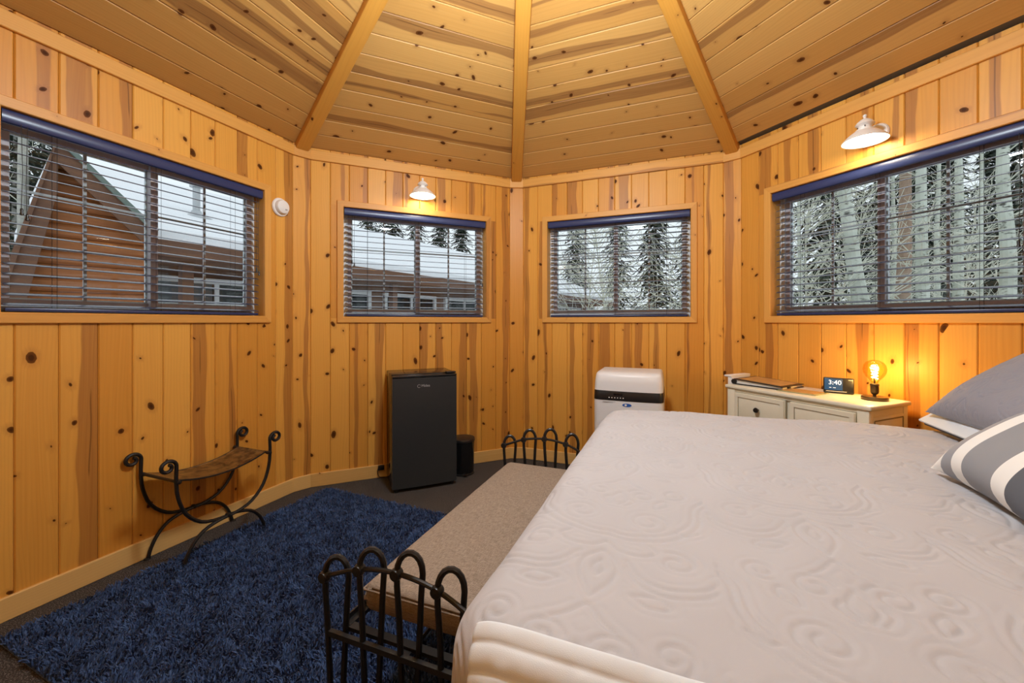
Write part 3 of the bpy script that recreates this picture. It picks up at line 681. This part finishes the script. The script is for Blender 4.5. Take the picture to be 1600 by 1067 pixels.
for sx in (-1, 1):
    for yy in (.03, fd_-.04): MB().lathe([(.014, 0), (.016, .014), (.012, .032)], 12, T(sx*(fw_/2-.03), yy, 0)).build('foot', M['black'], fr)
MB().box((0, .05, .022), (fw_-.06, .02, .02)).build('kick_plate', M['black'], fr)
can = thing('trash_can', (-.445, 1.90, 0), 'small round black pedal bin beside the fridge', 'trash can')
MB().lathe([(0, .012), (.086, .012), (.088, .02), (.094, .262), (.0, .262)], 36).build('bucket', M['blackgloss'], can)
MB().lathe([(.098, .262), (.099, .272), (.094, .284), (.06, .290), (0, .292)], 36).build('lid', M['black'], can)
MB().lathe([(0, 0), (.092, 0), (.092, .012), (.086, .016), (0, .016)], 36).build('base_ring', M['black'], can)
MB().box((.03, -.095, .014), (.035, .035, .008), bev=.003).build('pedal', M['black'], can)
pl = thing('plug_adapter', WM(PHI['back_left']) @ T(-.305, -.013, .082), 'small black plug adapter on the baseboard next to the fridge', 'plug')
MB().box((0, -.014, 0), (.045, .028, .034), bev=.004).build('body', M['black'], pl); MB().tube(smoothpath([(-.02, -.014, 0), (-.026, -.016, -.03), (-.012, -.016, -.07), (.025, -.012, -.078)]), .003, 6).build('cable', M['black'], pl)

# ------------------------------------------------------------------ portable air conditioner
AC0 = basis((math.cos(R(22.5)), -math.sin(R(22.5)), 0), (math.sin(R(22.5)), math.cos(R(22.5)), 0), (0, 0, 1), (.715, 1.30, 0))
ac = thing('air_conditioner', AC0, 'white portable air conditioner with black control strip near the corner', 'air conditioner')
def loft(rows):                                     # rows of (half width, front y, back y, z)
    b = MB(); n = 16; vs = []
    for hw, yf, yb, z in rows:
        r = min(.045, hw*.3)
        ring = [(-hw, yb), (-hw, yf+r)] + [(-hw+r-r*math.cos(R(g)), yf+r-r*math.sin(R(g))) for g in (30, 60, 90)] + [(-hw/2, yf-.006), (0, yf-.008), (hw/2, yf-.006)] + [(hw-r+r*math.sin(R(g)), yf+r-r*math.cos(R(g))) for g in (0, 30, 60)] + [(hw, yf+r), (hw, yb)]
        vs += [(x, y, z) for x, y in ring]; k = len(ring)
    fs = [(i*k+j, i*k+(j+1)%k, (i+1)*k+(j+1)%k, (i+1)*k+j) for i in range(len(rows)-1) for j in range(k)]
    fs += [tuple(range(k)), tuple((len(rows)-1)*k+j for j in range(k))]
    return b.add(vs, fs)
loft([(.218, .0, .36, .05), (.226, -.004, .37, .30), (.228, -.004, .37, .690)]).build('body', M['acwhite'], ac)
loft([(.2285, -.006, .37, .690), (.2285, -.007, .37, .700), (.226, -.006, .37, .750), (.2255, -.004, .37, .754)]).build('control_strip', M['black'], ac)
loft([(.2255, -.005, .37, .754), (.222, -.002, .37, .812), (.216, .004, .368, .854), (.212, .012, .362, .866), (.205, .03, .35, .874), (.19, .06, .33, .878)]).build('louvre_top', M['acwhite'], ac)
for i in range(6): MB().lathe([(0, 0), (.0038, 0), (.0038, .002), (0, .0022)], 10, T(-.118+i*.0185, -.0155, .710) @ RX(90)).build('button', M['plastic'], ac)
MB().box((-.06, -.0126, .734), (.06, .003, .016), bev=.001).build('display', M['blackgloss'], ac)
lg = MB().lathe([(0, 0), (1, 0), (1, .002), (0, .002)], 24, T(-.002, -.0115, .664) @ RX(90) @ Matrix.Diagonal((.030, .011, 1, 1))).build('emblem', M['blueprint'], ac)
MB().lathe([(0, 0), (1, 0), (1, .001), (0, .001)], 20, T(-.010, -.0138, .664) @ RX(90) @ Matrix.Diagonal((.008, .0065, 1, 1))).build('emblem_spot', M['plastic'], lg)
MB().box((-.12, -.0108, .681), (.085, .001, .003)).box((-.128, -.0108, .675), (.07, .001, .0025)).build('small_print', M['grayprint'], ac)
for x in (-.17, .17):
    for y in (.05, .31): MB().lathe([(0, -.012), (.022, -.012), (.025, 0), (.022, .012), (0, .012)], 14, T(x, y, .025) @ RY(90)).tube([(x, y, .025), (x, y, .06)], .012, 8).build('caster', M['black'], ac)

# ------------------------------------------------------------------ dresser and the things on it
DH, dn0, dn1, du0, du1 = .82, 1.665, 2.03, -.594, .19
DM = WM(PHI['right'], 0) @ T((du0+du1)/2, dn0, 0)   # local y runs from the front towards the wall
dl, dd_ = du1-du0, dn1-dn0
dre = thing('dresser', DM, 'cream painted dresser with dark round knobs against the pine wall', 'dresser')
MB().box((0, dd_/2, DH-.011), (dl, dd_, .022), bev=.007, seg=3).build('top', M['dresser'], dre)
il = dl-.03
bd = MB(); bd.box((0, dd_/2+.012, .46), (il, dd_-.03, .68))
bd.build('body', M['dresser'], dre, None, None)
for s in (-1, 1):
    for y in (.028, dd_-.03): MB().box((s*(il/2-.022), y, .40), (.05, .036, .798), bev=.003).build('corner_post', M['dresser'], dre)
    sp3 = MB().box((s*(il/2-.004), dd_/2, .46), (.014, dd_-.09, .60), bev=.003); sp3.build('side_panel', M['dresser'], dre)
    b = MB(); x = s*(il/2+.0035)
    for z in (.175, .745): b.box((x, dd_/2, z), (.004, dd_-.11, .006))
    for y in (.055, dd_-.055): b.box((x, y, .46), (.004, .006, .57))
    b.build('panel_groove', M['groove'], dre, None, None)
MB().box((0, .026, DH-.030), (il-.09, .02, .018)).build('top_rail', M['dresser'], dre, None, None)
for c in (0, 1):
    for r in range(3):
        dw = (il-.13)/2; x = (-1, 1)[c]*(dw/2+.014); z = DH-.135-r*.222; dh = .186
        d = MB().box((x, .016, z), (dw, .018, dh), bev=.003).build('drawer', M['dresser'], dre)
        b = MB(); frame_rect(b, x-dw/2-.003, x+dw/2+.003, z-dh/2-.003, z+dh/2+.003, .004, .019, .024); b.build('drawer_gap', M['groove'], d, None, None)
        b = MB(); frame_rect(b, x-dw/2+.003, x+dw/2-.003, z-dh/2+.003, z+dh/2-.003, .022, .0015, .010); b.build('drawer_frame', M['dresser'], d, None, None)
        b = MB(); frame_rect(b, x-dw/2+.025, x+dw/2-.025, z-dh/2+.025, z+dh/2-.025, .002, .0055, .0075); b.build('drawer_groove', M['groove'], d, None, None)
        MB().lathe([(.006, 0), (.006, .010), (.013, .016), (.016, .022), (.012, .030), (0, .032)], 16, T(x, .008, z+.01) @ RX(90)).build('knob', M['knob'], d)
MB().box((0, .02, .13), (il-.08, .016, .05)).build('plinth', M['dresser'], dre, None, None)
def onD(u, nn, rz=0): return WM(PHI['right'], 0) @ T(u, nn, DH) @ RZ(rz)
lam = thing('table_lamp', onD(.095, 1.90), 'table lamp with bare round amber filament bulb on round bronze base', 'lamp')
MB().lathe([(0, 0), (.054, 0), (.055, .004), (.055, .014), (.052, .018), (0, .019)], 40).build('base', M['brass'], lam)
MB().lathe([(.007, .018), (.007, .026), (.014, .032), (.0175, .040), (.0175, .072), (.019, .074), (.019, .080), (.016, .084), (0, .084)], 28).build('socket', M['brass'], lam)
g = MB().lathe([(.013, .082), (.014, .092), (.022, .104), (.036, .120), (.046, .140), (.0485, .158), (.045, .178), (.034, .194), (.018, .203), (0, .206)], 40).build('bulb', M['bulbglass'], lam)
hel = [(.012*math.cos(a*.9), .012*math.sin(a*.9), .108+a*.0021) for a in np.linspace(0, 34, 170)]
MB().tube(hel, .0018, 5).build('filament', M['filament'], g)
MB().tube([(0, 0, .084), (0, 0, .11)], .004, 8).build('filament_stem', M['brass'], g)
ld = bpy.data.lights.new('bulb_light', 'POINT'); ld.energy = BULB_W; ld.color = (1, .62, .22); ld.shadow_soft_size = .02
link('bulb_light', ld, lam, T(0, 0, .150))
ck = thing('alarm_clock', onD(-.085, 1.93, 28), 'black digital alarm clock with blue display on the dresser', 'clock')
MB().box((0, .012, .046), (.135, .030, .086), bev=.006, seg=3).build('case', M['black'], ck, RX(-10))
sc_ = MB().box((-.022, -.0035, .050), (.080, .004, .062), bev=.002).build('screen', M['lcd'], ck, RX(-10))
text('time_digits', '3:40', .034, M['lcd_digit'], sc_, T(-.016, -.0062, .060) @ UPR)
MB().box((-.036, -.0058, .032), (.010, .001, .002)).box((-.018, -.0058, .032), (.012, .001, .002)).build('display_marks', M['lcd_digit'], sc_, None, None)
MB().box((.052, -.0035, .078), (.018, .002, .004)).build('sensor_strip', M['grayprint'], ck, RX(-10))
MB().box((-.01, -.0035, .012), (.09, .002, .004), bev=.0008).build('button_bar', M['grayprint'], ck, RX(-10))
bi = thing('binder', onD(-.435, 1.855, 7), 'black ring binder with tan cover lying at the dresser end', 'binder')
MB().box((.0, 0, .004), (.29, .25, .006), bev=.002).build('back_cover', M['binder'], bi)
MB().prism([(-.145, .006), (.14, .006), (.14, .014), (-.145, .030)], -.115, .115).build('pages', M['paper'], bi, None, None)
MB().box((0, 0, 0), (.292, .25, .005), bev=.002).build('front_cover', M['binder'], bi, T(-.002, 0, .0265) @ RY(3.2))
MB().box((0, 0, .003), (.25, .21, .0015)).build('cover_sheet', M['cover'], bi, T(-.002, 0, .0265) @ RY(3.2), None)
MB().tube([(-.148, -.125, .018), (-.148, .125, .018)], .0165, 12).build('spine', M['binder'], bi)
MB().box((.142, -.05, .010), (.012, .03, .010), bev=.002).build('clasp', M['black'], bi)
mt = thing('desk_mat', onD(-.20, 1.80, 6), 'olive glass tray mat lying flat beside the binder', 'mat'); MB().box((0, 0, .003), (.20, .15, .005), bev=.002).build('glass', M['mat'], mt); MB().box((0, .0, .0062), (.17, .12, .0012)).build('inset', M['cover'], mt)
wp = thing('white_panel', WM(PHI['right'], 0) @ T(-.64, 1.86, 0) @ RZ(4), 'white plastic panel standing against the dresser side', 'panel')
MB().box((0, 0, .43), (.03, .20, .86), bev=.006).build('sheet', M['plastic'], wp); MB().box((-.012, 0, .862), (.05, .21, .012), bev=.004).build('cap', M['plastic'], wp)

# ------------------------------------------------------------------ outside
fwv = Vector((math.sin(YAW), math.cos(YAW), 0)); rtv = Vector((math.cos(YAW), -math.sin(YAW), 0)); C0 = Vector((CAM[0], CAM[1], 0))
def away(x, d): return C0 + fwv*d + rtv*x           # x metres right of, d metres ahead of the view point
gr = MB().add([(60*math.cos(R(a)), 60*math.sin(R(a)), -.35) for a in range(0, 360, 15)], [tuple(range(24))]).build('snow_ground', M['snow'], smooth=None); tag(gr, 'snow covered ground outside', kind='structure')
# long building with snowy roof
e_ = Vector((.516, .857, 0)); ex = (rtv*e_.x + fwv*e_.y).normalized(); ey = Vector((-ex.y, ex.x, 0))
HB = basis(ex, ey, (0, 0, 1), away(-4.8, 5.4))
hb = thing('lodge', HB, 'long brown lodge with thick snow on its roof beyond the windows', 'building')
L0, L1, EZ, RW, RH = .05, 20.5, 2.42, 5.0, 2.02
def slab(poly, th): # poly of (x,y,z), thickness downwards
    n = len(poly); return MB().add([p for p in poly] + [(x, y, z-th) for x, y, z in poly], [tuple(range(n)), tuple(range(2*n-1, n-1, -1))] + [(i, i+n, (i+1)%n+n, (i+1)%n) for i in range(n)])
slab([(L0, -.02, EZ+.05), (L1, -.02, EZ+.05), (L1, RW, EZ+RH+.05), (L0, RW, EZ+RH+.05)], .16).build('snow_layer', M['snow'], hb, None, None)
slab([(L0-.05, .0, EZ-.10), (L1+.05, .0, EZ-.10), (L1+.05, RW, EZ+RH-.10), (L0-.05, RW, EZ+RH-.10)], .12).build('roof', M['shingle'], hb, None, None)
slab([(L0, RW, EZ+RH+.05), (L1, RW, EZ+RH+.05), (L1, RW+3, EZ+RH-1.15), (L0, RW+3, EZ+RH-1.15)], .2).build('rear_roof', M['snow'], hb, None, None)
MB().box(((L0+L1)/2, .0, EZ-.20), (L1-L0+.1, .06, .22)).build('fascia', M['fascia'], hb, None, None)
MB().box(((L0+L1)/2, .55, EZ-.30), (L1-L0, 1.1, .03)).build('soffit', M['siding'], hb, None, None)
MB().box(((L0+L1)/2, 3.1, .9), (L1-L0-.6, 4.0, 2.5)).build('wall', M['siding'], hb, None, None)
for i in range(9):
    x = L0+1.2+i*2.3; f = MB(); frame_rect(f, x-.95, x+.95, .55, 1.95, .09, 1.02, 1.12); f.box((x, 1.07, 1.25), (.07, .06, 1.3)); f.box((x, 1.07, 1.5), (1.8, .05, .06))
    f = f.build('window', M['wframe'], hb, None, None); MB().box((x, 1.09, 1.25), (1.75, .02, 1.25)).build('pane', M['darkglass'], f, None, None)
for i in range(6): MB().box((L0+.5+i*4, .35, .9), (.14, .14, 2.4)).build('post', M['fascia'], hb, None, None)
vp = MB().lathe([(.055, 0), (.055, .62), (0, .62)], 16).build('vent_pipe', M['galv'], hb, T(1.15, 1.55, EZ+1.55*RH/RW-.05)); MB().lathe([(.28, -.04), (.25, .04), (.09, .12), (.07, .17)], 20).build('flashing', M['galv'], vp); MB().lathe([(.10, .58), (.10, .66), (0, .72)], 16).build('cap', M['galv'], vp)
# gabled log house in front of its left end
gx_ = (rtv*.67+fwv*.743).normalized(); GB = basis(gx_, Vector((-gx_.y, gx_.x, 0)), (0, 0, 1), away(-5.10, 4.60)); gh = thing('log_house', GB, 'log sided gable house with steep roof seen through the blinds', 'house')
AZ, XL, ZL_, XR, ZR = 3.20, -.323, 1.716, .695, 2.438
xl = lambda z: min(-.0, max(XL-.10, (z-AZ)/(AZ-ZL_)*-XL*1.0)); xr = lambda z: min(.80, (AZ-z)/(AZ-ZR)*XR)
z = -.3
while z < AZ-.10:
    z2 = min(z+.155, AZ-.02); a0, a1, b0, b1 = xl(z), xl(z2), xr(z), xr(z2)
    board('siding_log', gh, z2-z-.004, .10, (-b0, -b1), (-a0, -a1), M['log'], basis((0,0,1), (0,1,0), (-1,0,0), (0, .02, (z+z2)/2)), .03)
    z += .155
MB().prism([(XL, -.3), (.80, -.3), (.80, ZR-.16), (XR, ZR-.03), (0, AZ-.06), (XL, ZL_-.03)], .11, .85).build('wall', M['siding'], gh, None, None)
for (xa, za, xb, zb, nm) in ((0, AZ, XL*1.25, AZ-(AZ-ZL_)*1.25, 'rake_board'), (0, AZ, XR*1.15, AZ-(AZ-ZR)*1.15, 'rake_board')):
    nv = Vector((zb-za, 0, -(xb-xa))).normalized();
    if nv.z < 0: nv = -nv
    q = [(xa, za), (xb, zb), (xb-nv.x*.16, zb-nv.z*.16), (xa, za-.16/max(nv.z, .3))]
    MB().prism(q, -.16, -.11).build(nm, M['fascia'], gh, None, None)
    q = [(xa, za), (xb, zb), (xb+nv.x*.06, zb+nv.z*.06), (xa, za+.07)]
    MB().prism(q, -.2, .95).build('roof', M['shingle' if xb > 0 else 'fascia'], gh, None, None)
    q = [(xa, za-.06), (xb, zb-.02), (xb-nv.x*.03, zb-nv.z*.03), (xa, za-.1)]
    MB().prism(q, -.14, 0.05).build('soffit', M['siding'], gh, None, None)
# trees
def bare_tree(name, pos, h, r, lean_, nb, seed, mat, label, group, spreadv=1.0, low=.2):
    rnd = random.Random(seed); t = thing(name, (pos.x, pos.y, -.35), label, 'tree', group)
    tr = [(lean_[0]*k*k*.12*0+lean_[0]*k/6 + (rnd.random()-.5)*.06, lean_[1]*k/6 + (rnd.random()-.5)*.06, h*k/6) for k in range(7)]; tr[0] = (0, 0, 0)
    MB().tube(smoothpath(tr, 3), [r*(1-.75*i/18) for i in range(19)], 10).build('trunk', mat, t)
    b = MB()
    for i in range(nb):
        k = low+(1-low)*rnd.random(); q = k*6; i0 = min(5, int(q)); p = Vector(tr[i0]).lerp(Vector(tr[i0+1]), q-i0)
        a = rnd.random()*6.283; L = (.5+1.1*rnd.random())*spreadv*(1.25-k*.6); el = .1+rnd.random()*.9
        d = Vector((math.cos(a)*math.cos(el), math.sin(a)*math.cos(el), math.sin(el))); pts = [p]; rr = .012*(1.2-k*.5)
        for sgm in range(4):
            d = (d+Vector((rnd.random()-.5, rnd.random()-.5, rnd.random()-.42))*.55).normalized(); pts.append(pts[-1]+d*L/4)
        b.tube(pts, [rr, rr*.8, rr*.6, rr*.42, rr*.25], 3, cap=False)
        for tw in range(4):
            p0 = pts[1+tw % 3+(1 if tw == 3 else 0)]; d2 = (d+Vector((rnd.random()-.5, rnd.random()-.5, rnd.random()-.5))*1.9).normalized(); l2 = L*(.25+.3*rnd.random())
            m1 = p0+d2*l2*.5+Vector((0, 0, .04)); b.tube([p0, m1, p0+d2*l2+Vector((rnd.random()-.5, rnd.random()-.5, rnd.random()-.3))*.12], [rr*.45, rr*.35, rr*.2], 3, cap=False)
    b.build('branches', M['twig'], t, None, None)['kind'] = 'stuff'
def conifer(pos, h, rad, seed, label, group):
    rnd = random.Random(seed); t = thing('spruce_tree', (pos.x, pos.y, -.35), label, 'tree', group)
    MB().tube([(0, 0, 0), (0, 0, h*.5), (0, 0, h)], [h*.014, h*.009, .01], 8).build('trunk', M['bark2'], t)
    vs, fs = [], []
    for i in range(int(60*h)):
        k = .08+.92*rnd.random()**1.15; z = h*k; L = rad*(1-k)**.8*(.7+.5*rnd.random())+.12; a = rnd.random()*6.283; ca_, sa_ = math.cos(a), math.sin(a)
        dr_ = -.35*L*(.5+rnd.random())
        for sgm in range(7):
            f0 = sgm/7+.05; s = (f0)*L; w2 = (.10+.16*(1-f0))*min(1.3, L); zz = z+dr_*f0*f0; 
            off = (rnd.random()-.5)*1.2*w2; nn = len(vs)
            c = Vector((ca_*s-sa_*off, sa_*s+ca_*off, zz)); ax = Vector((ca_, sa_, -.5)).normalized()*(.16+.12*rnd.random())
            sd = Vector((-sa_, ca_, (rnd.random()-.5)*.6))*(.05+.05*rnd.random())
            vs += [c-sd, c+sd, c+ax+sd*(rnd.random()-.5)*2+Vector((0, 0, -.08*rnd.random()))]; fs.append((nn, nn+1, nn+2))
    link('foliage', mesh('foliage', vs, fs, M['needle']), t)['kind'] = 'stuff'
px = lambda x, d: away((x-800)/640*d, d)
G1, LA = 'pale aspens beyond the dresser window', 'pale aspen trunk with bare twigs outside the window over the dresser'
for x, d, r, s in ((1440, 6.2, .10, 1), (1497, 7.4, .095, 2), (1572, 6.0, .115, 3), (1532, 9.5, .08, 4), (1465, 11, .09, 5), (1250, 10, .06, 7), (1395, 12, .09, 8)):
    bare_tree('aspen_tree', px(x, d), 7.5, r, (0, 0), 34, s, M['bark'], LA, G1)
bare_tree('leaning_aspen_tree', px(1385, 6.0), 6.5, .125, (-1.5, -.3), 46, 21, M['bark'], 'thick pale aspen leaning across the window over the dresser', None)
bare_tree('brown_pine_tree', px(1413, 7.2), 8, .13, (0, 0), 40, 22, M['bark3'], 'reddish brown bare trunk among the pale aspens outside', None)
def where(x): return 'above the air conditioner' if x < 1150 else 'over the dresser'
for x, d, s in ((1262, 6.4, 31), (1310, 7.6, 32), (1490, 8.4, 35), (905, 11, 38), (962, 8.5, 39), (1050, 8.0, 41)):
    bare_tree('bare_shrub', px(x, d), 4.2, .022, ((s % 3-1)*.5, 0), 72, s, M['twig'], 'leafless shrub with a tangle of pale twigs outside the window ' + where(x), 'bare shrubs outside the window ' + where(x), 1.4, .08)
for x, d, h, s in ((1290, 12, 8.5, 51), (1425, 14, 9, 53), (1375, 16, 9, 55), (1480, 15, 9, 59), (1590, 15, 10, 61), (1545, 19, 10, 54), (900, 30, 11, 56), (965, 26, 10, 57), (1022, 17, 7, 58), (1085, 19, 9, 60), (1345, 20, 8, 63), (1480, 26, 10, 65)):
    conifer(px(x, d), h, h*.19, s, 'dark green spruce in the forest outside the window ' + where(x), 'spruces outside the window ' + where(x))
G4 = 'spruces behind the lodge roof'
for x, d, h, s in ((610, 27, 11.5, 81), (650, 33, 12.5, 82), (688, 31, 11.5, 83), (722, 34, 12, 84), (760, 36, 12, 85), (575, 33, 13, 86), (800, 38, 12, 87)):
    conifer(px(x, d), h, h*.17, s, 'dark green spruce rising behind the snowy lodge roof', G4)
for x, d, h, s in ((25, 12.5, 10, 91), (68, 16, 11, 92), (-40, 13, 10, 93)):
    conifer(px(x, d), h, 1.9, s, 'dark green spruce beside the log house', 'spruces beside the log house')
bare_tree('grey_pine_tree', px(38, 7.6), 8, .12, (0, 0), 20, 23, M['bark2'], 'thick grey trunk beside the log house gable', None)
